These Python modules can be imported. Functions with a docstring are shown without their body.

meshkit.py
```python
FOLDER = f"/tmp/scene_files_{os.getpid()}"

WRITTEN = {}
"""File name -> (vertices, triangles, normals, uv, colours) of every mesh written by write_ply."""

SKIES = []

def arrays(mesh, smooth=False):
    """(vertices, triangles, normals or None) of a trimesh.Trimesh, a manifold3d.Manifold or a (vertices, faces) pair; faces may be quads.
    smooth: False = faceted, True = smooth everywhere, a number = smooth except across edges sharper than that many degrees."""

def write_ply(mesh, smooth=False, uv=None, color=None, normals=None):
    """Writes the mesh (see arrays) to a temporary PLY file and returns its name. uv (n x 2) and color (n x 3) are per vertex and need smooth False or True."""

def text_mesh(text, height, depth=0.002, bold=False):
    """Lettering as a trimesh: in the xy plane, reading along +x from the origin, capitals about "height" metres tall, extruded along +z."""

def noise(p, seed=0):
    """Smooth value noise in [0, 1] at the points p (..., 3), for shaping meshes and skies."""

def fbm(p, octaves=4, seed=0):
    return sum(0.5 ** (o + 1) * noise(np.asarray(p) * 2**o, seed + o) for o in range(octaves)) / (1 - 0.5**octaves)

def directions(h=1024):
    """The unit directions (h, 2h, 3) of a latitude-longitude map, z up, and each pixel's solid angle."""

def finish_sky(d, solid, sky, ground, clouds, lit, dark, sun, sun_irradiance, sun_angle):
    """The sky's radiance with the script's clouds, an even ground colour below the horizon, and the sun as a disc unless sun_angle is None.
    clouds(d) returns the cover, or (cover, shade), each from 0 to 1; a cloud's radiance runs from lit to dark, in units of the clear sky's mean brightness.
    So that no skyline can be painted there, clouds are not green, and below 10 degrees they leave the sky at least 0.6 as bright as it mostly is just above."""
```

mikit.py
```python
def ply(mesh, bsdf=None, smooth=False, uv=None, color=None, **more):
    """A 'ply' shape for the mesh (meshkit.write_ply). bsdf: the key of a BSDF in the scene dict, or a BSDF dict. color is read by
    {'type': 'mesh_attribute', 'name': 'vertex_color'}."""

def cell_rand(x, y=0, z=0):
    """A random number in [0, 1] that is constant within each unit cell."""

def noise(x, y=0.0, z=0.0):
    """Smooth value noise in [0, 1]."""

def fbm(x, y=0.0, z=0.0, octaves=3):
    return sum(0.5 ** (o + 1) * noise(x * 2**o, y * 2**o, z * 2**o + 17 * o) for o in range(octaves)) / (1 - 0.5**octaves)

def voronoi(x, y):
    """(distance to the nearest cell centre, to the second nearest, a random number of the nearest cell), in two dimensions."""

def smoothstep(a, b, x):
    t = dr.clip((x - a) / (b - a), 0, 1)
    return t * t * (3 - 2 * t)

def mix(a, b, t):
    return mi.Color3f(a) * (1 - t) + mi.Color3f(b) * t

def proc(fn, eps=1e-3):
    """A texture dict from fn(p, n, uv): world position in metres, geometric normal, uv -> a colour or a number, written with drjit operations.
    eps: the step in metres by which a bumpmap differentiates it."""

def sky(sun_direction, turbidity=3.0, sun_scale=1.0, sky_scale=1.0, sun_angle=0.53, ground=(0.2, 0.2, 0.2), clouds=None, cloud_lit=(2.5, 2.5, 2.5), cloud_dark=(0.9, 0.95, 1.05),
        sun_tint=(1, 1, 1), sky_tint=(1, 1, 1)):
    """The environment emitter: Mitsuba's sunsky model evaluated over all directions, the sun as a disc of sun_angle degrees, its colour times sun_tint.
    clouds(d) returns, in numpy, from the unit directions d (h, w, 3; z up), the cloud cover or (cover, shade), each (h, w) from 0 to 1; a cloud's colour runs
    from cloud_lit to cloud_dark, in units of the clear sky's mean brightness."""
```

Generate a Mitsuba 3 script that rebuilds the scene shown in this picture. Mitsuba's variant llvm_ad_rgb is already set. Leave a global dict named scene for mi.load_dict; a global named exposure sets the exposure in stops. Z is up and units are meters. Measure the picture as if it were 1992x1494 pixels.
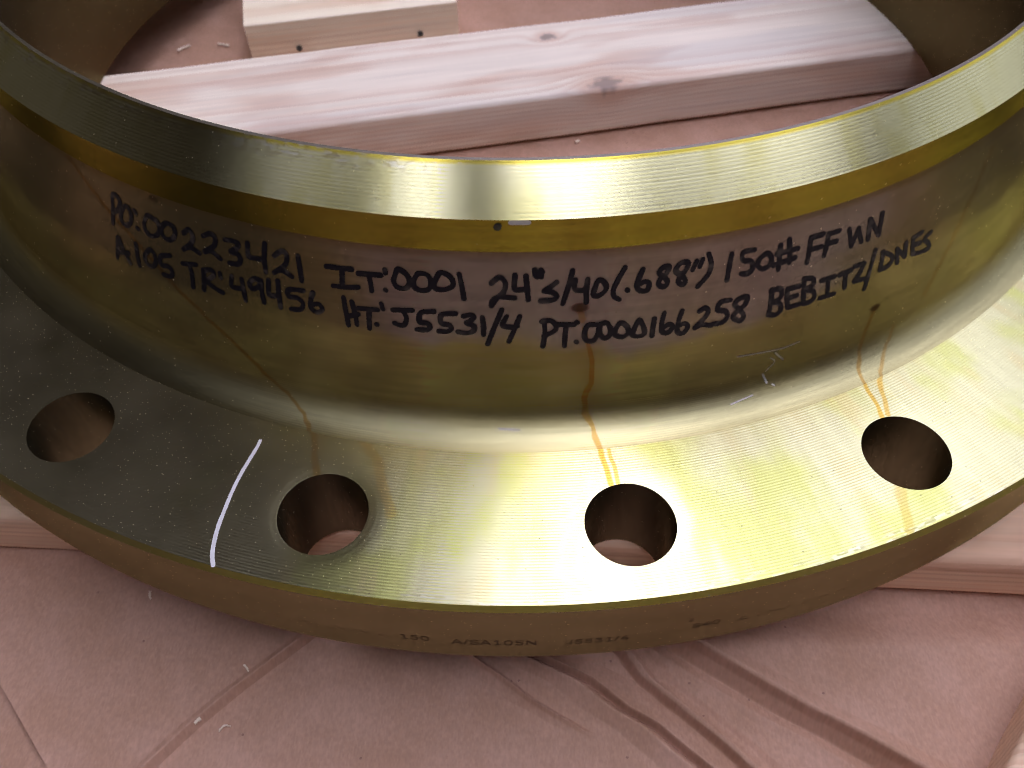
import math, random, numpy as np, trimesh, shapely, mitsuba as mi, drjit as dr, mikit, meshkit
import manifold3d as m3
from mikit import proc, noise, fbm, voronoi, cell_rand, smoothstep, mix
from shapely.geometry import LineString
from shapely.ops import unary_union
T = mi.ScalarTransform4f
scene, labels = {}, {}
rng = np.random.default_rng(7); random.seed(7)

# ------------------------------------------------------------------ camera, exposure
CAM = np.array([0.0028650, -0.5215697, 0.3291795])
FWD = np.array([-0.00913198, 0.60836369, -0.79360584])
UP = np.array([0.0009166, 0.79364369, 0.60838216])
scene['camera'] = {'type': 'thinlens', 'fov': 63.22, 'fov_axis': 'x', 'aperture_radius': 0.0010, 'focus_distance': 0.312,
                   'near_clip': 0.02, 'far_clip': 30.0,
                   'to_world': T().look_at(origin=CAM.tolist(), target=(CAM + FWD).tolist(), up=UP.tolist())}
exposure = 0.0
# ------------------------------------------------------------------ light: the workshop's dim bounce and its ceiling lamps
scene['ambient'] = {'type': 'constant', 'radiance': {'type': 'rgb', 'value': [0.050, 0.043, 0.040]}}


def emit(v):
    return {'type': 'area', 'radiance': {'type': 'rgb', 'value': v}}


def diffuse(c):
    return {'type': 'twosided', 'b': {'type': 'diffuse', 'reflectance': {'type': 'rgb', 'value': c}}}


scene['lamp_housing'] = diffuse([.6, .6, .6])
scene['ceiling_paint'] = diffuse([.16, .14, .095])


def box(x0, x1, y0, y1, z0, z1):
    b = trimesh.creation.box(extents=(x1 - x0, y1 - y0, z1 - z0))
    b.apply_translation(((x0 + x1) / 2, (y0 + y1) / 2, (z0 + z1) / 2))
    return b


LAMP = (0.97, 0.95, 1.15)
H = 2.25


def ceiling_lamp(key, label, a, b, w, power):
    """A long ceiling lamp from a to b (x, y), w wide: housing and glowing diffuser."""
    a, b = np.array(a), np.array(b)
    L, ang, c = np.linalg.norm(b - a), math.atan2(*(b - a)[::-1]), (a + b) / 2
    M = trimesh.transformations.rotation_matrix(ang, [0, 0, 1]); M[:2, 3] = c; M[2, 3] = H
    hs = box(-L / 2 - .02, L / 2 + .02, -w / 2 - .02, w / 2 + .02, .012, .09); hs.apply_transform(M)
    d = box(-L / 2, L / 2, -w / 2, w / 2, -.01, .010); d.apply_transform(M)
    scene[key + '__housing'] = mikit.ply(hs, 'lamp_housing')
    scene[key + '__diffuser'] = mikit.ply(d, 'lamp_housing', emitter=emit([power * k for k in LAMP]))
    labels[key] = {'label': label, 'category': 'lamp'}


ceiling_lamp('ceiling_lamp', 'narrow long ceiling lamp furthest left above the flange', (-.62, -1.9), (-.56, -.55), .13, 7.0)
ceiling_lamp('ceiling_lamp_001', 'brightest ceiling lamp above the near side of the flange', (.30, -1.4), (.30, .12), .60, 5.2)
ceiling_lamp('ceiling_lamp_005', 'bright long ceiling lamp above the far side of the flange', (.30, .25), (.30, 2.9), .60, 4.4)
ceiling_lamp('ceiling_lamp_002', 'widest ceiling lamp to the right above the flange', (1.47, -1.2), (1.47, 2.9), 1.6, 1.9)
ceiling_lamp('ceiling_lamp_003', 'short ceiling lamp behind and left of the bright lamp', (-.15, .3), (-.15, 2.9), .30, 2.3)
ceiling_lamp('ceiling_lamp_004', 'dim square ceiling lamp above the front left of the crate', (-1.75, -1.0), (-.85, -1.0), .75, .70)


def window(key, label, x, y0, y1, z0, z1, power, bars=4):
    fr = [box(x, x + .06, y0 - .06, y1 + .06, z1, z1 + .06), box(x, x + .06, y0 - .06, y1 + .06, z0 - .06, z0)]
    fr += [box(x, x + .06, y - .03, y + .03, z0, z1) for y in np.linspace(y0 - .03, y1 + .03, bars + 1)]
    scene[key + '__frame'] = mikit.ply(trimesh.util.concatenate(fr), 'lamp_housing')
    scene[key + '__pane'] = mikit.ply(box(x + .02, x + .03, y0, y1, z0, z1), 'lamp_housing', emitter=emit([power * .95, power * .97, power * 1.12]))
    labels[key] = {'label': label, 'category': 'window'}


window('window', 'wide bright workshop window far to the right of the crate', 3.3, -.9, 2.3, .85, 2.2, .55)
scene['ceiling'] = mikit.ply(box(-4, 4, -4, 4, H + .1, H + .15), 'ceiling_paint')
labels['ceiling'] = {'label': 'dark workshop ceiling above the crate', 'category': 'ceiling', 'kind': 'structure'}

# ------------------------------------------------------------------ materials
MM = 0.001


def seg_dist(u, v, pts):
    """Distance in uv (metres) to a polyline, in drjit."""
    best = mi.Float(9)
    for (a, b), (c, d) in zip(pts[:-1], pts[1:]):
        ex, ey = c - a, d - b
        t = dr.clip(((u - a) * ex + (v - b) * ey) / (ex * ex + ey * ey + 1e-12), 0, 1)
        best = dr.minimum(best, dr.square(u - a - t * ex) + dr.square(v - b - t * ey))
    return dr.sqrt(best)


RT = 325.19
FACE_DRIPS = [(1.7, .95, [(-104.94, 333), (-103.64, 342.3), (-102.9, 352), (-102.35, 360)]), (2.6, .5, [(-100.95, 336), (-98.9, 348), (-97.2, 371)]),
              (1.3, .9, [(-84.3, 332), (-84.05, 337), (-83.78, 357)]), (1.0, .8, [(-83.72, 331), (-83.43, 340), (-83.36, 357)]),
              (1.2, .85, [(-63.56, 332.5), (-64.08, 343.9), (-64.6, 357)]), (1.3, .75, [(-61.47, 333.6), (-62.78, 341.6), (-64.18, 357)]),
              (1.8, .4, [(-127.1, 330.5), (-123.96, 345), (-121.45, 359)]), (2.0, .28, [(-112.4, 359.7), (-109.1, 384.9), (-107.1, 398.6)]),
              (2.2, .45, [(-66.4, 378), (-67.2, 388), (-68.3, 403)])]
HUB_DRIPS = [(1.2, .75, [(-125.48, 305.2, 122), (-122.08, 309, 109.8), (-118.51, 312.7, 98.2), (-116.09, 315.8, 88.2), (-113.09, 319.2, 77.5), (-109.82, 323, 65.3), (-106.61, 327.8, 52.4), (-104.94, 333, 48.3), (-104.0, 342, 47.4)]),
             (2.3, .65, [(-85.35, 312, 100.5), (-85.1, 314, 96)]),
             (1.5, .75, [(-84.95, 314.7, 92), (-84.49, 319, 78.3), (-84.52, 322.3, 67.9), (-84.86, 324.5, 60.8), (-84.88, 327, 53.7), (-84.45, 330.7, 49.5), (-84.0, 342, 47.4)]),
             (1.2, .7, [(-61.8, 321.5, 70.3), (-62.43, 324.2, 61.8), (-63.08, 328.5, 51.4), (-63.56, 332.5, 48.5), (-64.0, 342, 47.4)]),
             (1.2, .6, [(-59.5, 326, 57), (-60.24, 328, 52), (-61.47, 333.6, 48.1), (-62.7, 342, 47.4)]),
             (1.8, .4, [(-50.1, 307.4, 115), (-53.46, 316.3, 86.7), (-56.3, 323.3, 64.5)])]
US = 0.330


def fuv(t, r):
    return (math.radians(t) * US, r * MM)


def huv(t, r, z):
    return (math.radians(t) * US, (z - max(0, r - RT)) * MM)


def stain(u, v, drips, conv, n):
    s = mi.Float(0)
    wob = (n - .5) * .0016
    for w, k, pts in drips:
        d = seg_dist(u + wob, v, [conv(*q) for q in pts])
        s = dr.maximum(s, k * (1 - smoothstep(w * .45 * MM, w * 1.1 * MM, d)))
    return s


def patina_face(p, n, uv):
    u, v = uv.x, uv.y
    a = fbm(u * 55, v * 30, 3.0, 4)
    b = fbm(u * 150 + 7, v * 35, 9.0, 3)
    c = fbm(u * 25 - 3, v * 12, 5.0, 3)
    g = fbm(u * 420, v * 9, 4.0, 2)
    col = mix((.80, .785, .50), (.72, .75, .28), smoothstep(.40, .70, a))
    col = mix(col, (.82, .70, .40), .55 * smoothstep(.52, .74, b))
    col = mix(col, (.84, .83, .58), .6 * smoothstep(.52, .72, c))
    ph = .5 + .5 * dr.sin(6.28318 * v / .0012 + 2.0 * noise(u * 20, v * 300, 1.0))
    col = mix(col, col * mi.Color3f(.66, .63, .34), (.45 + .4 * b) * ph * ph)
    col = col * (.92 + .16 * g)
    nick = smoothstep(.4005, .4030, v) * smoothstep(.55, .66, fbm(u * 160, v * 900, 2.0, 3))
    col = mix(col, mix((.92, .9, .92), (.16, .13, .15), smoothstep(.5, .58, noise(u * 700, v * 1500, 3.0))), .3 * nick)
    s = stain(u, v, FACE_DRIPS, fuv, noise(u * 300, v * 160, 1.0))
    col = mix(col, col * mi.Color3f(.92, .58, .10), s)
    sp, _, w = voronoi(u * 260, v * 260)
    pit = dr.select((w > .965) & (sp < .07), 1.0, 0.0)
    return mix(col, (.13, .11, .07), .8 * pit) * .90


def patina_hub(p, n, uv):
    u, v = uv.x, uv.y
    a = fbm(u * 30, v * 60, 3.0, 4)
    b = fbm(u * 45, v * 700, 9.0, 3)
    c = fbm(u * 18 - 3, v * 30, 5.0, 3)
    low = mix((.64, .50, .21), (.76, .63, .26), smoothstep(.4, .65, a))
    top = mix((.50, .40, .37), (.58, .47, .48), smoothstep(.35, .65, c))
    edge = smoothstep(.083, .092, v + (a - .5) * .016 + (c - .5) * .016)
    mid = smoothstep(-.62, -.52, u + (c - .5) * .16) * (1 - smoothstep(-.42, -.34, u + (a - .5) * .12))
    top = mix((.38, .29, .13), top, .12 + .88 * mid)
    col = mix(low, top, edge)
    col = mix(col, (.50, .46, .25), 1 - smoothstep(.042, .058, v + (a - .5) * .006))
    col = col * (.82 + .36 * b)
    col = mix(col, (.36, .22, .07), .6 * smoothstep(.119, .1232, v))
    s = stain(u, v, HUB_DRIPS, huv, noise(u * 300, v * 160, 1.0))
    col = mix(col, col * mi.Color3f(.80, .46, .10), .95 * s)
    for t, z, r, k in ((-85.35, 100.9, 3.6, .9), (-61.8, 70.6, 2.6, .85), (-116.62, 121.5, 2.2, .6)):
        d = dr.sqrt(dr.square((u - math.radians(t) * US) * .8) + dr.square((v - z * MM) * 1.5)) / (r * MM)
        col = mix(col, (.10, .035, .02), k * (1 - smoothstep(.5, 1.1, d + (a - .5) * .6)))
    return col


def patina_bevel(p, n, uv):
    u, v = uv.x, uv.y
    b = fbm(u * 100 + 7, v * 30, 9.0, 3)
    top = smoothstep(.0182, .0194, v)
    col = mix((.84, .82, .50), (.78, .75, .38), smoothstep(.5, .8, b))
    ph = .5 + .5 * dr.sin(6.28318 * v / .00132 + 1.5 * noise(u * 20, v * 300, 1.0))
    col = mix(col, col * mi.Color3f(.68, .66, .40), (.5 + .3 * b) * ph * ph)
    chip = smoothstep(.0150, .0185, v + .003 * noise(u * 90, v * 90, 4.0)) * smoothstep(.5, .62, fbm(u * 330, v * 900, 6.0, 3)) * (1 - smoothstep(-.58, -.50, u))
    col = mix(col, (.80, .66, .10), top)
    return mix(col, mix((.30, .20, .12), (.8, .78, .8), smoothstep(.5, .6, noise(u * 500, v * 900, 1.0))), .4 * chip)


def patina_gold(p, n, uv):
    b = fbm(uv.x * 60 + 7, uv.y * 420, 9.0, 3)
    return mix((.27, .195, .035), (.37, .275, .045), b)


def patina_side(p, n, uv):
    b = fbm(uv.x * 40 + 7, uv.y * 200, 9.0, 3)
    return mix((.26, .235, .125), (.35, .315, .18), b)


def dust(scale, cut, base, amt):
    def fn(p, n, uv):
        sp, _, w = voronoi(uv.x * scale, uv.y * scale)
        k = dr.clip((w - cut) / (1 - cut), 0, 1)
        spot = dr.select(w > cut, (.15 + .85 * k * k) * (1 - smoothstep(.03 + .05 * k, .10 + .12 * k * k, sp)), 0.0)
        return dr.clip(base + amt * spot + base * .8 * (fbm(uv.x * 40, uv.y * 40, 2.0, 3) - .5), 0, 1)
    return fn


scene['dust_film'] = {'type': 'diffuse', 'reflectance': {'type': 'rgb', 'value': [.50, .44, .29]}}


def metal(key, colour, au, av, base, scale=560, cut=.86, amt=.7):
    scene[key] = {'type': 'twosided', 'b': {'type': 'blendbsdf', 'weight': proc(dust(scale, cut, base, amt)),
                  'a': {'type': 'roughconductor', 'material': 'none', 'distribution': 'beckmann', 'alpha_u': au, 'alpha_v': av,
                        'specular_reflectance': proc(colour) if callable(colour) else {'type': 'rgb', 'value': colour}},
                  'b': {'type': 'ref', 'id': 'dust_film'}}}


metal('face_steel', patina_face, .055, .22, .08, 800, .80, .6)
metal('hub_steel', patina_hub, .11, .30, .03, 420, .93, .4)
metal('bevel_steel', patina_bevel, .05, .18, .025, 480, .93, .4)
metal('gold_steel', patina_gold, .10, .20, .015, 300, .96, .3)
metal('side_steel', patina_side, .18, .26, .06)
metal('chamfer_steel', [.68, .55, .07], .15, .3, .06)
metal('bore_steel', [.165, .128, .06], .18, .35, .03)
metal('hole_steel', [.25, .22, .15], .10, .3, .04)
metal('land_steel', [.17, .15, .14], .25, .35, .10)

# ------------------------------------------------------------------ the flange (millimetres, axis on z, underside at z = 0)
R1, Z1, SL, FR, ZT = 304.8, 123.3, 0.315, 16.0, 47.4
ZB, ZE, RB, RE, RO = 138.1, 151.2, 288.0, 289.5, 406.4
k_ = math.hypot(1, SL)
ZC = ZT + FR
RC = R1 + SL * (Z1 - ZC) + FR * k_
ZTAN, RTAN = ZC - FR * SL / k_, RC - FR / k_
BEV = math.hypot(ZE - ZB, R1 - RE)
HOLE_R, BC, NH, H0 = 17.46, 374.65, 20, -119.1376
CH = 2.2

prof, cls = [], []          # (r, z) going outward along the underside, up, in over the face, up the hub, down the bore


def run(pts, c):
    for q in pts:
        prof.append(q); cls.append(c)


run([(RB, 0), (RO - 1.2, 0)], 'under')
run([(RO, 1.2)] + [(RO, z) for z in (12, 24, 36)] + [(RO, ZT - CH)], 'side')
run([(RO - CH * .8, ZT)], 'chamfer')
run([(r, ZT) for r in np.linspace(RO - CH * .8, RC, 258)[1:]], 'face')
run([(RC - FR * math.sin(a), ZC - FR * math.cos(a)) for a in np.linspace(0, math.atan2(1, SL), 86)[1:]], 'hub')
run([(R1 + SL * (Z1 - z), z) for z in np.linspace(ZTAN, Z1, 40)[1:]], 'hub')
run([(R1, z) for z in np.linspace(Z1, ZB, 8)[1:]], 'gold')
run([(R1 + (RE - R1) * t, ZB + (ZE - ZB) * t) for t in np.linspace(0, 1, 76)[1:]], 'bevel')
run([(RB, ZE)], 'land')
run([(RB, z) for z in np.linspace(ZE, 0, 12)[1:-1]], 'bore')
prof = np.array(prof)
th = np.radians(np.unique(np.r_[np.linspace(-170, -10, 1300), np.linspace(-10, 190, 220)])[:-1])
n_t, n_p = len(th), len(prof)
V = np.stack([np.cos(th)[:, None] * prof[None, :, 0], np.sin(th)[:, None] * prof[None, :, 0], np.broadcast_to(prof[None, :, 1], (n_t, n_p))], -1).reshape(-1, 3)
i, j = np.meshgrid(np.arange(n_t), np.arange(n_p), indexing='ij')
i2, j2 = (i + 1) % n_t, (j + 1) % n_p
q = np.stack([i * n_p + j, i2 * n_p + j, i2 * n_p + j2, i * n_p + j2], -1).reshape(-1, 4)
Fq = np.vstack([q[:, [0, 1, 2]], q[:, [0, 2, 3]]])
body = m3.Manifold(m3.Mesh64(vert_properties=V.astype(np.float64), tri_verts=Fq.astype(np.uint64)))
if body.volume() < 0 or body.is_empty():
    body = m3.Manifold(m3.Mesh64(vert_properties=V.astype(np.float64), tri_verts=Fq[:, ::-1].astype(np.uint64)))
hole_c = [(BC * math.cos(math.radians(H0 + 18 * k)), BC * math.sin(math.radians(H0 + 18 * k))) for k in range(NH)]
drill = m3.Manifold.batch_boolean([m3.Manifold.cylinder(80, HOLE_R, HOLE_R, 128).translate((x, y, -10)) for x, y in hole_c], m3.OpType.Add)
body = body - drill
me = body.to_mesh64() if hasattr(body, 'to_mesh64') else body.to_mesh()
V, F = np.array(me.vert_properties)[:, :3].astype(float), np.array(me.tri_verts).astype(int)
cen = V[F].mean(1)
fn_ = np.cross(V[F[:, 1]] - V[F[:, 0]], V[F[:, 2]] - V[F[:, 0]])
keep = np.linalg.norm(fn_, axis=1) > 1e-9
F, cen, fn_ = F[keep], cen[keep], fn_[keep]
fn_ /= np.linalg.norm(fn_, axis=1, keepdims=True)
rc_, zc_ = np.hypot(cen[:, 0], cen[:, 1]), cen[:, 2]
hd = np.min([np.hypot(cen[:, 0] - x, cen[:, 1] - y) for x, y in hole_c], axis=0)
hi = np.argmin([np.hypot(cen[:, 0] - x, cen[:, 1] - y) for x, y in hole_c], axis=0)
is_hole = (hd < HOLE_R + .05) & (np.abs(fn_[:, 2]) < .3) & (zc_ < ZT)
kind = np.full(len(F), 'side', dtype=object)
kind[(fn_[:, 2] < -.9)] = 'under'
kind[(zc_ > ZT - CH + .01) & (zc_ < ZT - .01) & (rc_ > RO - CH)] = 'chamfer'
kind[(fn_[:, 2] > .999) & (np.abs(zc_ - ZT) < .02)] = 'face'
kind[(zc_ > ZT + .0005) & (zc_ < Z1) & (rc_ > R1 - 1)] = 'hub'
kind[(zc_ > Z1) & (zc_ < ZB) & (rc_ > R1 - 1)] = 'gold'
kind[(zc_ > ZB) & (rc_ > RE - .2) & (fn_[:, 2] > .3)] = 'bevel'
kind[(fn_[:, 2] > .9) & (zc_ > ZE - .01)] = 'land'
kind[(rc_ < RB + .5) & (np.abs(fn_[:, 2]) < .5)] = 'bore'
kind[is_hole] = 'hole'
PITCH = 1.2


def groove(s, pitch, amp, seed):
    """Tilt (radians) of a turned surface at arc length s mm: feed marks whose depth varies from turn to turn."""
    k = np.floor(s / pitch)
    a = amp * (.7 + .6 * ((np.sin(k * 12.9898 + seed) * 43758.5453) % 1))
    return a * np.sin(2 * np.pi * s / pitch)


def tilt(nr, nz, d):
    return nr * np.cos(d) - nz * np.sin(d), nz * np.cos(d) + nr * np.sin(d)


def normals_uv(c, P):
    r, z, t = np.hypot(P[:, 0], P[:, 1]), P[:, 2], np.arctan2(P[:, 1], P[:, 0])
    t = np.where(t > math.pi / 2, t - 2 * math.pi, t)
    er = np.stack([np.cos(t), np.sin(t), 0 * t], 1)
    o, l = np.zeros_like(r), np.ones_like(r)
    v = r
    if c == 'face':
        nr, nz = tilt(o, l, groove(r, PITCH, math.radians(5.5), 1))
    elif c == 'hub':
        a = np.arctan2(RC - r, ZC - z)
        fil = z < ZTAN
        nr, nz = np.where(fil, np.sin(a), 1 / k_), np.where(fil, np.cos(a), SL / k_)
        v = z - np.maximum(0, r - RTAN)
        nr, nz = tilt(nr, nz, groove(v, 1.15, math.radians(4.0), 2) * smooth01((66 - v) / 10) + groove(v, .8, math.radians(1.2), 3))
    elif c == 'bevel':
        v = (z - ZB) / (ZE - ZB) * BEV
        b = math.atan2(ZE - ZB, R1 - RE)
        nr, nz = tilt(o + math.sin(b), o + math.cos(b), groove(v, 1.32, math.radians(2.0), 5))
    elif c == 'chamfer':
        nr, nz = o + .72, o + .69
    elif c == 'gold':
        nr, nz, v = l, o, z
        nr, nz = tilt(nr, nz, groove(z, .9, math.radians(1.2), 7))
    elif c == 'side':
        nr, nz, v = l, o, z
    elif c == 'bore':
        nr, nz, v = -l, o, z
    elif c == 'under':
        nr, nz = o, -l
    else:
        nr, nz = o, l
    N = er * nr[:, None]
    N[:, 2] = nz
    return N, np.stack([t * US, v * MM], 1)


def smooth01(t):
    t = np.clip(t, 0, 1)
    return t * t * (3 - 2 * t)


def lip(P, N):
    """The rubbed, slightly rounded lip round each bolt hole: lowers the face and leans its normal towards the hole."""
    for x, y in hole_c:
        d = np.hypot(P[:, 0] - x, P[:, 1] - y)
        m = d < 27
        if not m.any():
            continue
        w = smooth01((27 - d[m]) / 9.5)
        e = np.stack([(x - P[m, 0]) / d[m], (y - P[m, 1]) / d[m], 0 * d[m]], 1)
        rings = groove(d[m], 2.4, math.radians(.8), 9) * w
        N[m] = N[m] * (1 - .6 * w[:, None]) + np.array([0, 0, 1]) * .6 * w[:, None]
        N[m] += e * (w * math.radians(2.6) + rings)[:, None]
        P[m, 2] -= .12 * np.clip((27 - d[m]) / 9.5, 0, 1) ** 2
    return P, N / np.linalg.norm(N, axis=1, keepdims=True)


def put(key, P, F_, N, uv, bsdf):
    path = meshkit.write_ply((P * MM, F_), True, uv, None, normals=N)
    scene[key] = {'type': 'ply', 'filename': path, 'face_normals': False, 'bsdf': {'type': 'ref', 'id': bsdf}}


FL = 'pipe_flange'
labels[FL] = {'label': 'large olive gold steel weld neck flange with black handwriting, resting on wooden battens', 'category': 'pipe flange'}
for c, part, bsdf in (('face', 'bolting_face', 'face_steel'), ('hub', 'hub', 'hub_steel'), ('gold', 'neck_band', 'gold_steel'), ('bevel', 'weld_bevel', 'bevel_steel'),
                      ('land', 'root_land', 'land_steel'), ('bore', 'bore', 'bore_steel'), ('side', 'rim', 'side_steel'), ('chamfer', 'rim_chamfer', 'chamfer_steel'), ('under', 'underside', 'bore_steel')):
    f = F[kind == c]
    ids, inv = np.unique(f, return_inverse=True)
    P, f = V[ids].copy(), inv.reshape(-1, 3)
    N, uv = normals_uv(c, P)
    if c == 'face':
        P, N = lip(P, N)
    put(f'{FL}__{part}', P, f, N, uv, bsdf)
n_h = 0
for h in range(NH):
    f = F[(kind == 'hole') & (hi == h)]
    if not len(f):
        continue
    ids, inv = np.unique(f, return_inverse=True)
    P, f = V[ids].copy(), inv.reshape(-1, 3)
    x, y = hole_c[h]
    t = np.arctan2(P[:, 1] - y, P[:, 0] - x)
    N = np.stack([-np.cos(t), -np.sin(t), 0 * t], 1)
    P[P[:, 2] > ZT - .05, 2] -= .12
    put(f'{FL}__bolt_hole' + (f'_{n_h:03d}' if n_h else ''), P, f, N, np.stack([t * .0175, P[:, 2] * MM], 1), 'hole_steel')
    n_h += 1
for part, text in (('bolting_face', 'turned upper flange face with fine circular grooves and yellow drip stains'), ('weld_bevel', 'bright grooved bevel round the top of the neck'),
                   ('neck_band', 'shiny golden band just below the bevel'), ('hub', 'olive brown tapered hub carrying the handwriting'), ('rim_chamfer', 'thin yellow chamfer along the outer rim')):
    labels[f'{FL}__{part}'] = {'label': text}

# ------------------------------------------------------------------ marks on the flange


def ink(p, n, uv):
    thin = fbm(p.x * 260, p.y * 260, p.z * 260, 3)
    return mix((.006, .005, .010), (.050, .040, .036), smoothstep(.52, .80, thin))


scene['marker_ink'] = {'type': 'twosided', 'b': {'type': 'principled', 'base_color': proc(ink), 'roughness': .38, 'specular': .45}}
scene['paint_pen'] = diffuse([.70, .69, .72])
scene['stamp_dark'] = diffuse([.085, .062, .045])
scene['bare_scuff'] = {'type': 'twosided', 'b': {'type': 'roughconductor', 'material': 'none', 'alpha': .5, 'specular_reflectance': {'type': 'rgb', 'value': [.80, .76, .80]}}}


def spline(pts, n=6):
    p = np.asarray(pts, float)
    if len(p) < 3:
        return p
    closed = np.allclose(p[0], p[-1])
    ext = np.vstack([p[-2] if closed else 2 * p[0] - p[1], p, p[1] if closed else 2 * p[-1] - p[-2]])
    out = []
    for a, b, c, d in zip(ext[:-3], ext[1:-2], ext[2:-1], ext[3:]):
        for t in np.arange(n) / n:
            out.append(.5 * ((2 * b) + (c - a) * t + (2 * a - 5 * b + 4 * c - d) * t * t + (3 * b - a - 3 * c + d) * t ** 3))
    return np.array(out + [p[-1]])


def flat_mark(shape, to3d, seg=2.0):
    """Thin ink film: a 2-D outline (mm on the unrolled surface) laid on the surface."""
    vs, fs, at = [], [], 0
    for g in getattr(shape, 'geoms', [shape]):
        g = shapely.segmentize(g, seg)
        v, f = trimesh.creation.triangulate_polygon(g, engine='earcut')
        vs.append(v); fs.append(f + at); at += len(v)
    v, f = np.vstack(vs), np.vstack(fs)
    P, N = to3d(v)
    t = P[f]
    flip = (np.cross(t[:, 1] - t[:, 0], t[:, 2] - t[:, 0]) * N[f[:, 0]]).sum(1) < 0
    f[flip] = f[flip][:, ::-1]
    return P, f, N


def on_hub(v, off=.22):
    t, z = v[:, 0] / 315.0, v[:, 1]
    P, N = np.zeros((len(v), 3)), np.zeros((len(v), 3))
    r = np.where(z > Z1, R1, R1 + SL * (Z1 - z))
    fil = (z < ZTAN)
    r = np.where(fil, RC - np.sqrt(np.maximum(FR ** 2 - (np.minimum(z, ZC) - ZC) ** 2, 0)), r)
    a = np.arctan2(RC - r, ZC - z)
    nr, nz = np.where(fil, np.sin(a), np.where(z > Z1, 1, 1 / k_)), np.where(fil, np.cos(a), np.where(z > Z1, 0, SL / k_))
    r, z = r + nr * off, z + nz * off
    return np.stack([r * np.cos(t), r * np.sin(t), z], 1), np.stack([nr * np.cos(t), nr * np.sin(t), nz], 1)


def on_face(v):
    P = np.stack([v[:, 0], v[:, 1], 0 * v[:, 0] + ZT + .15], 1)
    return P, np.tile([0, 0, 1.0], (len(v), 1))


def on_rim(v):
    t = v[:, 0] / RO
    return np.stack([(RO + .12) * np.cos(t), (RO + .12) * np.sin(t), v[:, 1]], 1), np.stack([np.cos(t), np.sin(t), 0 * t], 1)


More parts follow.
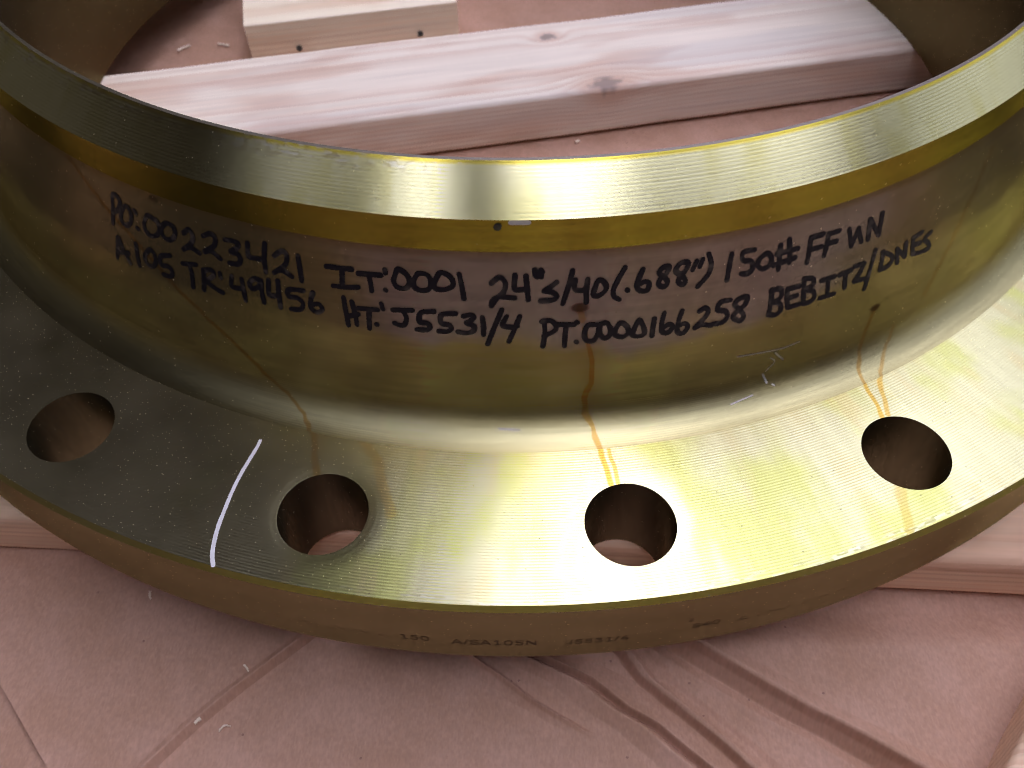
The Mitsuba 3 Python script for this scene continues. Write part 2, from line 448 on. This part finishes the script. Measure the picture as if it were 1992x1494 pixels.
def mark(key, lines, width, to3d, bsdf, taper=None):
    polys = []
    for s in lines:
        c = spline(s)
        if len(c) == 1:
            c = np.vstack([c, c + .01])
        w = width * (.86 + .30 * meshkit.noise(np.stack([c[:, 0] * .45, c[:, 1] * .45, 0 * c[:, 0] + len(polys)], -1), 3))
        polys += [LineString(c[n:n + 2]).buffer((w[n] + w[n + 1]) / 4, 8) for n in range(len(c) - 1)]
    P, f, N = flat_mark(unary_union(polys).simplify(.05), to3d)
    put(key, P, f, N, P[:, :2] * MM, bsdf)


INK = {"PO:00223421":[[[-12125,1029],[-12100,1094],[-12086,1150],[-12058,1164],[-12020,1156],[-12011,1135],[-12039,1106],[-12075,1090]],[[-11950,1135],[-11997,1113],[-12025,1081],[-12008,1052],[-11951,1056],[-11912,1089],[-11912,1120],[-11950,1135]],[[-11870,1132],[-11858,1123]],[[-11865,1060],[-11853,1057]],[[-11743,1134],[-11780,1104],[-11785,1071],[-11739,1052],[-11674,1064],[-11638,1097],[-11654,1125],[-11703,1132],[-11743,1134]],[[-11578,1129],[-11622,1100],[-11611,1070],[-11553,1065],[-11500,1093],[-11501,1124],[-11542,1133],[-11578,1129]],[[-11416,1116],[-11367,1139],[-11338,1123],[-11341,1097],[-11387,1067],[-11436,1046],[-11388,1063],[-11349,1064],[-11294,1053]],[[-11243,1131],[-11179,1149],[-11141,1139],[-11153,1107],[-11205,1082],[-11246,1067],[-11188,1078],[-11115,1057]],[[-11060,1142],[-10993,1146],[-10951,1139],[-10973,1117],[-11021,1099],[-10968,1098],[-10946,1079],[-10969,1056],[-11041,1050]],[[-10875,1151],[-10879,1109],[-10864,1098],[-10766,1100]],[[-10736,1167],[-10752,1108],[-10750,1051]],[[-10673,1126],[-10610,1152],[-10575,1141],[-10585,1105],[-10632,1078],[-10685,1057],[-10624,1075],[-10548,1057]],[[-10489,1145],[-10481,1095],[-10476,1047]]],"A105":[[[-12136,877],[-12111,928],[-12087,976],[-12052,931],[-11996,882]],[[-12118,907],[-11998,925]],[[-11905,984],[-11905,937],[-11899,890]],[[-11777,983],[-11826,948],[-11814,917],[-11762,913],[-11723,939],[-11723,972],[-11750,986],[-11777,983]],[[-11572,997],[-11665,976],[-11671,940],[-11608,944],[-11572,930],[-11590,903],[-11663,898]]],"TR:49456":[[[-11463,982],[-11338,998]],[[-11399,986],[-11386,944],[-11390,893]],[[-11293,898],[-11282,943],[-11276,985]],[[-11276,985],[-11208,996],[-11188,981],[-11227,956],[-11267,943],[-11224,929],[-11144,913]],[[-11135,994],[-11130,976]],[[-11135,913],[-11128,912]],[[-11035,997],[-11048,956],[-11027,950],[-10955,954]],[[-10955,995],[-10947,953],[-10939,905]],[[-10804,1011],[-10852,1011],[-10891,988],[-10874,967],[-10819,982],[-10796,1010],[-10800,968],[-10788,919]],[[-10735,1020],[-10744,966],[-10729,957],[-10669,962]],[[-10662,1026],[-10663,972],[-10660,915]],[[-10470,1008],[-10579,1000],[-10588,972],[-10525,972],[-10483,957],[-10499,927],[-10576,918]],[[-10400,1006],[-10420,970],[-10418,940],[-10379,927],[-10336,942],[-10358,963],[-10403,958]]],"IT:0001":[[[-10283,1124],[-10184,1126],[-10099,1128]],[[-10169,1121],[-10176,1055]],[[-10242,1050],[-10155,1052],[-10060,1060]],[[-10054,1115],[-9893,1119]],[[-9978,1109],[-9969,1080],[-9965,1052]],[[-9864,1142],[-9860,1130]],[[-9868,1063],[-9863,1061]],[[-9776,1149],[-9794,1125],[-9807,1103],[-9783,1079],[-9722,1078],[-9694,1105],[-9711,1130],[-9740,1143],[-9776,1149]],[[-9635,1141],[-9667,1110],[-9662,1085],[-9618,1074],[-9565,1081],[-9548,1111],[-9569,1136],[-9613,1142],[-9635,1137]],[[-9486,1147],[-9526,1104],[-9520,1087],[-9468,1082],[-9408,1095],[-9396,1116],[-9428,1141],[-9486,1147]],[[-9354,1147],[-9338,1101],[-9325,1052]]],"24\"s/40(.688\")":[[[-9137,1115],[-9082,1138],[-9042,1117],[-9053,1083],[-9098,1057],[-9139,1024],[-9131,1048],[-9083,1062],[-8980,1057]],[[-8976,1147],[-8983,1109],[-8973,1090],[-8907,1091]],[[-8903,1142],[-8896,1100],[-8888,1050]],[[-8844,1166],[-8839,1146],[-8826,1139]],[[-8801,1164],[-8801,1139]],[[-8844,1156],[-8793,1157]],[[-8694,1116],[-8738,1098],[-8782,1083],[-8730,1078],[-8693,1062],[-8722,1046],[-8804,1043]],[[-8589,1157],[-8620,1090],[-8652,1029]],[[-8569,1121],[-8576,1089],[-8546,1079],[-8490,1080]],[[-8485,1120],[-8494,1078],[-8492,1030]],[[-8414,1113],[-8435,1084],[-8445,1058],[-8411,1052],[-8367,1068],[-8357,1089],[-8384,1111],[-8414,1113]],[[-8231,1154],[-8273,1114],[-8308,1069],[-8299,1043],[-8264,1030]],[[-8212,1066],[-8207,1063]],[[-8106,1140],[-8130,1110],[-8147,1077],[-8119,1056],[-8073,1055],[-8060,1080],[-8091,1091],[-8136,1081]],[[-7924,1136],[-7966,1137],[-7994,1118],[-7963,1103],[-7930,1079],[-7951,1061],[-7990,1070],[-7985,1092],[-7948,1106],[-7924,1136]],[[-7790,1142],[-7844,1144],[-7876,1117],[-7831,1096],[-7802,1072],[-7819,1057],[-7852,1072],[-7839,1093],[-7802,1115],[-7790,1142]],[[-7728,1143],[-7755,1111]],[[-7684,1146],[-7704,1119]],[[-7643,1162],[-7619,1121],[-7641,1079],[-7709,1041]]],"150#":[[[-7472,1145],[-7484,1097],[-7495,1044]],[[-7300,1142],[-7384,1142],[-7384,1111],[-7321,1099],[-7303,1072],[-7333,1053],[-7390,1057]],[[-7201,1116],[-7256,1100],[-7266,1077],[-7229,1057],[-7173,1065],[-7163,1094],[-7201,1116]],[[-7098,1135],[-7099,1085],[-7100,1038]],[[-7032,1148],[-7017,1094],[-7014,1054]],[[-7122,1103],[-6954,1103]],[[-7143,1061],[-6972,1068]]],"FF":[[[-6854,1128],[-6858,1077],[-6869,1033]],[[-6854,1131],[-6752,1131]],[[-6849,1083],[-6756,1081]],[[-6704,1126],[-6714,1080],[-6726,1039]],[[-6703,1123],[-6614,1124]],[[-6705,1086],[-6631,1084]]],"WN":[[[-6526,1115],[-6491,1042]],[[-6491,1042],[-6440,1103]],[[-6440,1103],[-6402,1043]],[[-6339,1043],[-6340,1124]],[[-6340,1124],[-6241,1043]],[[-6241,1043],[-6230,1130]]],"HT:J5531/4":[[[-10172,1009],[-10163,954],[-10150,895]],[[-10114,996],[-10096,951],[-10086,903]],[[-10154,932],[-10073,948]],[[-10070,973],[-9930,977]],[[-9992,972],[-9996,936],[-9997,894]],[[-9903,1004],[-9891,982]],[[-9945,915],[-9939,915]],[[-9822,984],[-9684,990]],[[-9753,984],[-9728,958],[-9742,930],[-9773,922],[-9815,930]],[[-9533,992],[-9624,984],[-9638,945],[-9582,941],[-9564,926],[-9591,913],[-9660,912]],[[-9384,989],[-9481,981],[-9487,947],[-9431,940],[-9417,924],[-9447,912],[-9504,912]],[[-9332,979],[-9279,987],[-9258,976],[-9295,957],[-9311,952],[-9259,940],[-9267,919],[-9320,909],[-9372,914]],[[-9202,977],[-9195,941],[-9196,905]],[[-9068,1009],[-9117,942],[-9168,866]],[[-9035,983],[-9065,947],[-9006,938],[-8961,942]],[[-8946,983],[-8976,938],[-9021,878]]],"PT:0000166258":[[[-8781,963],[-8773,913],[-8787,855]],[[-8796,959],[-8736,962],[-8699,943],[-8706,920],[-8780,899]],[[-8691,945],[-8572,941]],[[-8628,941],[-8634,900],[-8637,852]],[[-8555,951],[-8549,949]],[[-8558,868],[-8551,866]],[[-8421,935],[-8474,935],[-8496,914],[-8499,886],[-8479,869],[-8434,869],[-8405,900],[-8402,923]],[[-8391,934],[-8393,900],[-8366,875],[-8328,882],[-8318,909],[-8346,938],[-8391,936]],[[-8247,933],[-8284,908],[-8283,884],[-8236,872],[-8198,884],[-8200,912],[-8247,933]],[[-8118,936],[-8153,899],[-8164,877],[-8121,867],[-8079,875],[-8085,903],[-8118,936]],[[-8010,934],[-8018,898],[-8023,862]],[[-7941,952],[-7957,907],[-7950,874],[-7910,866],[-7877,886],[-7898,902],[-7940,892]],[[-7812,949],[-7836,906],[-7839,864],[-7799,853],[-7765,876],[-7787,894],[-7834,887]],[[-7683,936],[-7643,945],[-7619,929],[-7647,900],[-7712,867],[-7663,876],[-7588,864]],[[-7455,957],[-7530,956],[-7549,926],[-7492,915],[-7470,891],[-7504,868],[-7579,869]],[[-7328,955],[-7394,953],[-7419,932],[-7377,906],[-7344,875],[-7370,857],[-7426,880],[-7396,903],[-7342,922],[-7328,955]]],"BEBITZ/":[[[-7135,958],[-7135,900],[-7147,853]],[[-7144,954],[-7075,955],[-7051,930],[-7077,907],[-7126,904]],[[-7126,904],[-7064,889],[-7048,860],[-7086,844],[-7147,853]],[[-6912,941],[-7008,942]],[[-7009,945],[-7006,902],[-6993,861]],[[-6993,861],[-6896,860]],[[-7001,901],[-6925,903]],[[-6875,961],[-6869,907],[-6865,858]],[[-6876,967],[-6802,955],[-6796,927],[-6861,917]],[[-6861,917],[-6790,900],[-6773,870],[-6812,855],[-6865,858]],[[-6724,934],[-6611,933]],[[-6665,932],[-6660,861]],[[-6723,858],[-6599,855]],[[-6567,931],[-6463,934]],[[-6513,932],[-6508,866]],[[-6432,944],[-6346,941]],[[-6346,941],[-6377,907],[-6426,878]],[[-6426,878],[-6321,869]],[[-6252,980],[-6283,900],[-6315,823]]],"DNES":[[[-6169,958],[-6175,916],[-6183,882]],[[-6181,958],[-6087,926],[-6066,900],[-6110,881],[-6183,882]],[[-6010,877],[-6030,941]],[[-6030,941],[-5937,889]],[[-5937,889],[-5942,950]],[[-5779,962],[-5870,956]],[[-5870,956],[-5863,917],[-5851,881]],[[-5851,881],[-5760,869]],[[-5865,923],[-5783,916]],[[-5670,940],[-5738,923],[-5687,895],[-5671,869],[-5746,869]]]}
first = True
for n, (text, strokes) in enumerate(INK.items()):
    key = f'{FL}__handwriting' + (f'_{n:03d}' if n else '')
    mark(key, [[(math.radians(a / 100) * 315, z / 10) for a, z in s] for s in strokes], 2.05, on_hub, 'marker_ink')
    labels[key] = {'label': f'black marker writing reading {text}'}
WL = [(-107.05, 350.06), (-107.01, 353.62), (-107.03, 365.31), (-106.95, 373.7), (-106.74, 383.19), (-106.59, 389.31), (-106.38, 394.69), (-106.09, 400.23), (-105.72, 404.4)]
mark(f'{FL}__paint_mark', [[(r * math.cos(math.radians(t)), r * math.sin(math.radians(t))) for t, r in WL]], 1.55, on_face, 'paint_pen')
labels[f'{FL}__paint_mark'] = {'label': 'white paint pen line across the flange face beside a bolt hole'}
mark(f'{FL}__ink_dot', [[(math.radians(-90.85) * 315, 135.6), (math.radians(-90.9) * 315, 134.9)]], 2.6, lambda v: on_hub(v), 'marker_ink')
mark(f'{FL}__paint_dab', [[(math.radians(-90.0) * 315, 137.2), (math.radians(-88.9) * 315, 137.2)]], 2.0, lambda v: on_hub(v), 'paint_pen')
SC = [[(-73.7, 69.6), (-71.8, 68.7), (-70.1, 67.9), (-68.6, 68.6)], [(-70.6, 66.6), (-69.9, 62.4)], [(-71.0, 65), (-70.6, 62.6), (-71.3, 59)], [(-71.5, 58), (-71.2, 54)], [(-70.8, 53), (-70.6, 52.4)], [(-74.2, 50.4), (-72.4, 51.4)], [(-91.0, 50.6), (-89.5, 50.3)]]
for n, s in enumerate(SC):
    key = f'{FL}__scratch' + (f'_{n:03d}' if n else '')
    mark(key, [[(math.radians(t) * 315, z) for t, z in s]], (.55, .7, .5, .8, .5, .35, .5)[n], on_hub, 'bare_scuff')
    labels[key] = {'label': 'pale scratch on the hub'}


def stamped(key, text, t_mid, z, h):
    m = meshkit.text_mesh(text, h, .05)
    m.apply_translation((-(m.bounds[0, 0] + m.bounds[1, 0]) / 2, 0, 0))
    m = m.subdivide_to_size(2.0)
    P, N = on_rim(np.stack([m.vertices[:, 0] + math.radians(t_mid) * RO, m.vertices[:, 1] + z], 1))
    P = P + N * m.vertices[:, 2:] * .5
    put(key, P, np.array(m.faces), N, P[:, :2] * MM, 'stamp_dark')
    labels[key] = {'label': f'worn stamped marking reading {text}'}


for n, (text, t, z, h) in enumerate((('150', -95.3, 14.6, 4.6), ('A/SA105N', -91.0, 13.6, 4.8), ('J5531/4', -85.4, 13.3, 4.4), ('S40', -79.4, 16.0, 4.4), ('2', -80.4, 23.5, 3.0))):
    stamped(f'{FL}__stamped_text' + (f'_{n:03d}' if n else ''), text, t, z, h)
WORN = [[(-77.3, 18.3), (-77.4, 15.5), (-76.9, 14.8)], [(-76.4, 17.0), (-76.3, 15)], [(-75.7, 17), (-74.9, 15.8)], [(-74.5, 18), (-74.7, 15.4)], [(-73.4, 18), (-73.7, 15.6)], [(-72.6, 16.8), (-72.0, 16.4)], [(-71.6, 17.5), (-70.9, 16.0)],
        [(-104.6, 17.5), (-104.4, 15.5)], [(-103.2, 18), (-103.0, 16)], [(-101.8, 18), (-101.4, 17.2), (-101.2, 15.6)], [(-99.6, 18), (-99.2, 16.4)], [(-98.4, 17.4), (-98.0, 16.4)], [(-97.3, 16.2), (-96.9, 15.2)]]
for n, s in enumerate(WORN):
    mark(f'{FL}__worn_stamp' + (f'_{n:03d}' if n else ''), [[(math.radians(t) * RO, z) for t, z in s]], .7, on_rim, 'stamp_dark')

# ------------------------------------------------------------------ wood
def wood(key, origin, ang, base, dark, ring, centre, knots=(), grey=0.0, seed=0.0):
    ca, sa = math.cos(ang), math.sin(ang)

    def fn(p, n, uv):
        x, y = p.x - origin[0], p.y - origin[1]
        a, b, z = x * ca + y * sa, -x * sa + y * ca, p.z
        warp = fbm(a * 5 + seed, b * 20, z * 20, 3)
        rr = dr.sqrt(dr.square(b - centre[0] + (warp - .5) * .010) + dr.square(z - centre[1]))
        kd = mi.Float(0); ring_k = mi.Float(0)
        for ka, kb, kr, kz in knots:
            d = dr.sqrt(dr.square((a - ka) * .62) + dr.square(b - kb) + dr.square((z - kz) * .8))
            rr = rr + kr * 1.1 * dr.exp(-dr.square(d / (kr * 2.0)))
            kd = dr.maximum(kd, 1 - smoothstep(kr * .55, kr * 1.15, d + (noise(a * 300, b * 300, 2.0) - .5) * kr * .7))
            ring_k = dr.maximum(ring_k, 1 - smoothstep(kr * .8, kr * 2.6, d))
        w = rr * ring
        fr = w - dr.floor(w)
        line = smoothstep(.25, .9, fr) * (1 - smoothstep(.92, 1.0, fr))
        fine = fbm(a * 14, b * 600, z * 600 + seed, 3)
        blot = fbm(a * 12 + seed, b * 45, z * 45, 3)
        col = mix(base, dark, .45 * line * (.2 + 1.0 * blot))
        col = mix(col, dark, .45 * smoothstep(.52, .75, blot))
        col = col * (.86 + .28 * fine)
        col = mix(col, mi.Color3f(.55, .52, .52), grey * smoothstep(.45, .7, fbm(a * 6 - seed, b * 30 + 4, z * 30, 3)))
        col = mix(col, dark, .5 * ring_k)
        return mix(col, (.15, .125, .13), .6 * kd)

    def bump(p, n, uv):
        x, y = p.x - origin[0], p.y - origin[1]
        a, b = x * ca + y * sa, -x * sa + y * ca
        return fbm(a * 30, b * 700, p.z * 700, 3)
    scene[key] = {'type': 'twosided', 'b': {'type': 'bumpmap', 'arbitrary': proc(bump, 2e-4), 'scale': .0003,
                  'nested': {'type': 'principled', 'base_color': proc(fn), 'roughness': .55, 'specular': .3}}}


def batten(key, label, x0, x1, y0, y1, z0, z1, origin, ang, bsdf, rad=.004, seed=0, bow=.0006):
    """A sawn batten with eased, slightly uneven edges. x along it, y across, in its own frame."""
    nx = max(8, int((x1 - x0) / .004))
    sec = []
    for cx, cy, a0 in ((y1 - rad, z1 - rad, 0), (y0 + rad, z1 - rad, 90), (y0 + rad, z0 + rad, 180), (y1 - rad, z0 + rad, 270)):
        sec += [(cx + rad * math.cos(math.radians(a)), cy + rad * math.sin(math.radians(a))) for a in np.linspace(a0, a0 + 90, 7)]
    sec2 = []
    for n in range(len(sec)):
        a, b = np.array(sec[n]), np.array(sec[(n + 1) % len(sec)])
        m = max(1, int(np.linalg.norm(b - a) / .004))
        sec2 += [a + (b - a) * t / m for t in range(m)]
    sec = np.array(sec2); ns = len(sec)
    X = np.linspace(x0, x1, nx)
    P = np.zeros((nx, ns, 3)); P[..., 0] = X[:, None]; P[..., 1:] = sec
    w = meshkit.fbm(np.stack([P[..., 0] * 14 + seed, P[..., 1] * 25, P[..., 2] * 25], -1), 3, seed) - .5
    c = sec - sec.mean(0); c = c / np.linalg.norm(c, axis=1, keepdims=True)
    P[..., 1:] += c[None] * (w * 2 * bow)[..., None]
    P[..., 2] = np.minimum(P[..., 2], z1)
    P = P.reshape(-1, 3)
    i, j = np.meshgrid(np.arange(nx - 1), np.arange(ns), indexing='ij'); j2 = (j + 1) % ns
    q = np.stack([i * ns + j, (i + 1) * ns + j, (i + 1) * ns + j2, i * ns + j2], -1).reshape(-1, 4)[:, ::-1]
    e0 = np.vstack([P, [[x0, sec[:, 0].mean(), sec[:, 1].mean()], [x1, sec[:, 0].mean(), sec[:, 1].mean()]]])
    k = np.arange(ns); k2 = (k + 1) % ns; c0, c1 = len(P), len(P) + 1
    tri = np.vstack([q[:, [0, 1, 2]], q[:, [0, 2, 3]], np.stack([k, k2, k * 0 + c0], 1)[:, ::-1], np.stack([k, k2, k * 0 + c1], 1)[:, ::1] + np.array([(nx - 1) * ns, (nx - 1) * ns, 0])])
    m = trimesh.Trimesh(e0, tri, process=False); trimesh.repair.fix_normals(m)
    R = trimesh.transformations.rotation_matrix(ang, [0, 0, 1]); R[:2, 3] = origin
    m.apply_transform(R)
    scene[key] = mikit.ply(m, bsdf, smooth=35)
    labels[key] = {'label': label, 'category': 'batten'}


# ------------------------------------------------------------------ crate floor and paper
ZF = -.0372
scene['crate_wood'] = diffuse([.055, .042, .032])
scene['crate_floor'] = mikit.ply(box(-1.2, 1.2, -1.2, 1.2, ZF - .04, ZF - .012), 'crate_wood')
labels['crate_floor'] = {'label': 'dark crate floor under the brown paper', 'category': 'crate floor', 'kind': 'structure'}


def kraft(tint):
    def fn(p, n, uv):
        f = fbm(p.x * 700, p.y * 700, 1.0, 3)
        g = fbm(p.x * 55 + p.y * 20, p.y * 55, 5.0, 4)
        h = fbm(p.x * 1500, p.y * 600, 2.0, 2)
        c = mix((.43 * tint, .248 * tint, .170 * tint), (.50 * tint, .303 * tint, .226 * tint), smoothstep(.2, .8, .65 * g + .35 * f))
        c = c * (.90 + .2 * h)
        d, _, w = voronoi(p.x * 130, p.y * 130)
        return mix(c, (.16, .09, .07), .55 * dr.select((w > .965) & (d < .07), 1.0, 0.0))
    return fn


def kraft_bump(p, n, uv):
    return fbm(p.x * 800, p.y * 800, 1.0, 3)


for n, t in (('kraft_paper', 1.0), ('kraft_paper_dark', .82)):
    scene[n] = {'type': 'twosided', 'b': {'type': 'bumpmap', 'arbitrary': proc(kraft_bump, 2e-4), 'scale': .00006,
                'nested': {'type': 'principled', 'base_color': proc(kraft(t)), 'roughness': .62, 'specular': .3}}}


def sheet(key, label, X, Y, Z, bsdf='kraft_paper'):
    """A paper sheet over a (rows, columns) grid of points."""
    a, b = X.shape
    i, j = np.meshgrid(np.arange(a - 1), np.arange(b - 1), indexing='ij')
    q = np.stack([i * b + j, i * b + j + 1, (i + 1) * b + j + 1, (i + 1) * b + j], -1).reshape(-1, 4)
    P = np.stack([X, Y, Z], -1).reshape(-1, 3)
    scene[key] = mikit.ply((P, q), bsdf, smooth=True)
    labels[key] = {'label': label, 'category': 'paper sheet'}


def along(pts, y):
    p = np.array(pts) * MM
    o = np.argsort(p[:, 1]); p = p[o]
    x = np.interp(y, p[:, 1], p[:, 0])
    lo, hi_ = (p[1] - p[0]), (p[-1] - p[-2])
    x = np.where(y < p[0, 1], p[0, 0] + (y - p[0, 1]) * lo[0] / lo[1], x)
    return np.where(y > p[-1, 1], p[-1, 0] + (y - p[-1, 1]) * hi_[0] / hi_[1], x)


def wavy(X, Y, amp, s, seed):
    return amp * (meshkit.fbm(np.stack([X * s, Y * s, 0 * X], -1), 4, seed) - .5)


x, y = np.meshgrid(np.linspace(-.46, .46, 241), np.linspace(-.74, .5, 320))
x = np.maximum(x, -.645 - y + wavy(x, y, .004, 30, 8))
sheet('paper_sheet', 'wide brown kraft paper sheet lying under the flange and battens', x, y, ZF + wavy(x, y, .0012, 14, 1))
L1 = [(-225.2, -402.6), (-216, -412), (-189.8, -439.6)]
L2 = [(-87.7, -384.6), (-115.4, -408.5), (-130.1, -422.4), (-145.3, -439.5)]
LV1 = [(-16.7, -395.6), (-4.1, -403.8), (9.2, -413.6), (18.9, -418.9)]
LV2 = [(17.2, -398.2), (31.6, -404.9), (46.3, -416.7), (58.7, -424), (70.4, -434.1), (76.1, -438.8)]
LV3 = [(52.4, -395.9), (58.1, -404.8), (74.4, -418.7), (89.8, -432), (96.1, -438.7)]
LV4 = [(78, -390.1), (98.6, -403.6), (122.2, -418.6), (139.5, -427.9), (156.8, -438.6)]
yy = np.linspace(-.70, -.20, 360)
u, y = np.meshgrid(np.linspace(0, 1, 220), np.linspace(-.4640, -.20, 240))
xl, xr = along(L1, y) + wavy(0 * y, y, .001, 30, 2), along(L2, y) + wavy(0 * y, y, .001, 40, 3)
xr = np.maximum(xr, xl + .0005)
x = xl + u * (xr - xl)
dR = xr - x
z = ZF + .0050 + wavy(x, y, .0012, 22, 4) + .0016 * np.exp(-((dR - .004) / .0025) ** 2) - .0031 * np.clip((.0035 - dR) / .0035, 0, 1) + .0008 * np.exp(-(x - xl) / .004)
sheet('paper_sheet_001', 'brown paper sheet at the lower left with two torn diagonal edges', x, y, z)
x, y = np.meshgrid(np.r_[np.linspace(-.30, -.06, 60)[:-1], np.linspace(-.06, .24, 560), np.linspace(.24, .45, 60)[1:]], np.r_[np.linspace(-.70, -.45, 60)[:-1], np.linspace(-.45, -.36, 190), np.linspace(-.36, -.20, 50)[1:]])
z = ZF + .0018 + wavy(x, y, .0010, 20, 6)
fade = np.clip((-.372 - y) / .02, 0, 1)
fade = fade * fade * (3 - 2 * fade)


def fold(z, line, nodes, sharp=1.0, jit=.0010, seed=1, f=fade):
    d = (x - along(line, y) + wavy(0 * x, y, jit, 38, seed)) / MM
    n = np.array(nodes, float)
    return z + 2.6 * np.interp(d, n[:, 0], n[:, 1]) * MM * sharp * f


f1 = fade * np.clip((y + .428) / .014, 0, 1)
z = fold(z, LV1, [(-9, 0), (-2.5, .9), (0, 2.3), (1.8, 0), (6, .2), (14, 0)], seed=11, f=f1)
z = fold(z, LV2, [(-16, 0), (-4.5, 1.6), (-2.5, 1.0), (0, -.4), (2.5, 2.4), (10, 1.2), (22, 0)], seed=12)
z = fold(z, LV3, [(-10, 0), (-5, 0), (-3.0, 2.6), (0, 3.2), (4, .6), (9, .0), (13, .5), (24, 0)], seed=13)
z = fold(z, LV4, [(-26, 0), (-18, .3), (-10, -.4), (-9, -.1), (-2, 2.2), (0, 4.2), (3, 4.6), (14, 3.4), (60, 2.6), (140, 2.4), (500, 2.4)], seed=14, jit=.0009)
sheet('paper_sheet_002', 'crumpled brown paper sheet with diagonal folds at the lower right', x, y, z)

# ------------------------------------------------------------------ battens and blocks
A_IN = math.atan2(34 + 62, 286 + 161)
wood('pine_inner', (0, 0), A_IN, (.82, .72, .62), (.58, .36, .26), 330, (.020, -.095), knots=((.034, .0462, .0042, .0), (.0600, -.0215, .0075, .0)), grey=.30, seed=3.0)
wood('pine_front', (0, 0), math.atan2(-366 + 344, 217 + 229), (.76, .54, .38), (.54, .27, .17), 250, (-.33, -.075), seed=9.0)
wood('pine_block', (0, 0), A_IN, (.90, .79, .62), (.72, .50, .33), 220, (.13, -.10), seed=15.0)
batten('batten', 'pale whitewashed looking batten with two grey knots, seen through the flange bore', -.56, .56, -.0270, .0665, ZF + .0018, -.0004, (0, 0), A_IN, 'pine_inner', seed=2, rad=.0035, bow=.0012)
A_F = math.atan2(-366 + 344, 217 + 229)
batten('batten_001', 'pinkish batten under the near rim, its ends showing left and right of the flange', -.52, .52, -.3555 , -.2665, ZF + .0038, -.0004, (0, 0), A_F, 'pine_front', seed=5, rad=.006)
ca, sa = math.cos(A_IN), math.sin(A_IN)
bx0, by0 = -.204 * ca + .071 * sa, .204 * sa + .071 * ca
batten('wood_block', 'short sawn wooden block behind the inner batten, at the top edge of the photo', bx0, bx0 + .162, by0 - .002, by0 + .087, ZF + .0018, -.0004, (0, 0), A_IN, 'pine_block', seed=8, rad=.0012, bow=.0004)
labels['wood_block']['category'] = 'wood block'
batten('batten_002', 'light wooden crate batten cutting across the lower right corner', -.2, .2, -.089, 0, ZF + .004, -.003, (.1880, -.4409), math.atan2(10.7, 9.6), 'pine_front', seed=12, rad=.003)


# ------------------------------------------------------------------ small things: shavings and chips
scene['shaving_wood'] = diffuse([.80, .68, .55])


def shaving(x, y, z, L, w, ang, curl, label, n=9):
    t = np.linspace(-.5, .5, n)
    c = np.stack([t * L, curl * L * np.cos(t * 3), .0006 + .25 * L * np.abs(t) ** 2 * abs(curl) * 4], 1)
    vs = []
    for k, (px, py, pz) in enumerate(c):
        ww = w * (.55 + .6 * rng.random()) / 2
        vs += [(px, py - ww, pz), (px, py + ww, pz + .0002), (px, py + ww, pz - .0005), (px, py - ww, pz - .0007)]
    f = []
    for k in range(n - 1):
        for s in range(4):
            a, b = 4 * k + s, 4 * k + (s + 1) % 4
            f += [(a, a + 4, b + 4), (a, b + 4, b)]
    f += [(0, 1, 2), (0, 2, 3), (4 * n - 4, 4 * n - 2, 4 * n - 3), (4 * n - 4, 4 * n - 1, 4 * n - 2)]
    m = trimesh.Trimesh(np.array(vs), np.array(f), process=False); trimesh.repair.fix_normals(m)
    R = trimesh.transformations.rotation_matrix(ang, [0, 0, 1]); R[:3, 3] = (x, y, z)
    m.apply_transform(R)
    k = sum(s.startswith('wood_shaving') for s in scene)
    key = 'wood_shaving' + (f'_{k:03d}' if k else '')
    scene[key] = mikit.ply(m, 'shaving_wood', smooth=40)
    labels[key] = {'label': label, 'category': 'wood shaving', 'group': 'wood shavings on the paper'}


ZP = ZF + .0012
for a in ((-.2668, .0986, ZP, .011, .0024, .75, .12, 'left one of two pale shavings on the shaded paper inside the flange'),
          (-.2363, .1036, ZP, .010, .0022, -.3, .05, 'right one of two pale shavings on the shaded paper inside the flange'),
          (.0442, -.0126 - .012, ZP, .003, .0026, .4, .1, 'tiny pale wood chip at the foot of the inner batten'),
          (-.1158, -.4012, ZF + .0045, .006, .0009, -1.0, .1, 'thin shaving left of the long diagonal paper edge'),
          (-.1319, -.4224, ZF + .0050, .003, .0014, .8, .1, 'tiny chip lying on the long diagonal paper edge'),
          (-.1205, -.4250, ZF + .0028, .005, .0007, .4, .3, 'curved thin shaving just right of the long diagonal paper edge'),
          (-.1669, -.3667, ZF + .0045, .004, .0010, 1.9, .1, 'small shaving beside the flange rim at the left'),
          (.1730, -.4206, ZF + .0052, .005, .0010, 1.1, .1, 'pale sliver on the smooth paper at the lower right'),
          (.1408, -.4020, ZF + .0052, .004, .0007, -1.3, .1, 'short sliver on the smooth paper near the flange at the right')):
    shaving(*a)
scene['nail_steel'] = diffuse([.05, .045, .04])
for n, (t, lab) in enumerate(((.037, 'left dark nail stub at the foot of the wooden block'), (.131, 'right dark nail stub at the foot of the wooden block'))):
    c = trimesh.creation.cylinder(.0012, .008, sections=12); c.apply_transform(trimesh.transformations.rotation_matrix(1.0, [1, 0, 0]))
    hd_ = trimesh.creation.cylinder(.0022, .0012, sections=16); hd_.apply_transform(trimesh.transformations.rotation_matrix(1.0, [1, 0, 0])); hd_.apply_translation((0, -.0034, .0022))
    m = trimesh.util.concatenate([c, hd_]); m.apply_translation((bx0 + t, by0 - .0030, -.0228))
    m.apply_transform(trimesh.transformations.rotation_matrix(A_IN, [0, 0, 1]))
    key = 'nail' + (f'_{n:03d}' if n else '')
    scene[key] = mikit.ply(m, 'nail_steel', smooth=40)
    labels[key] = {'label': lab, 'category': 'nail'}
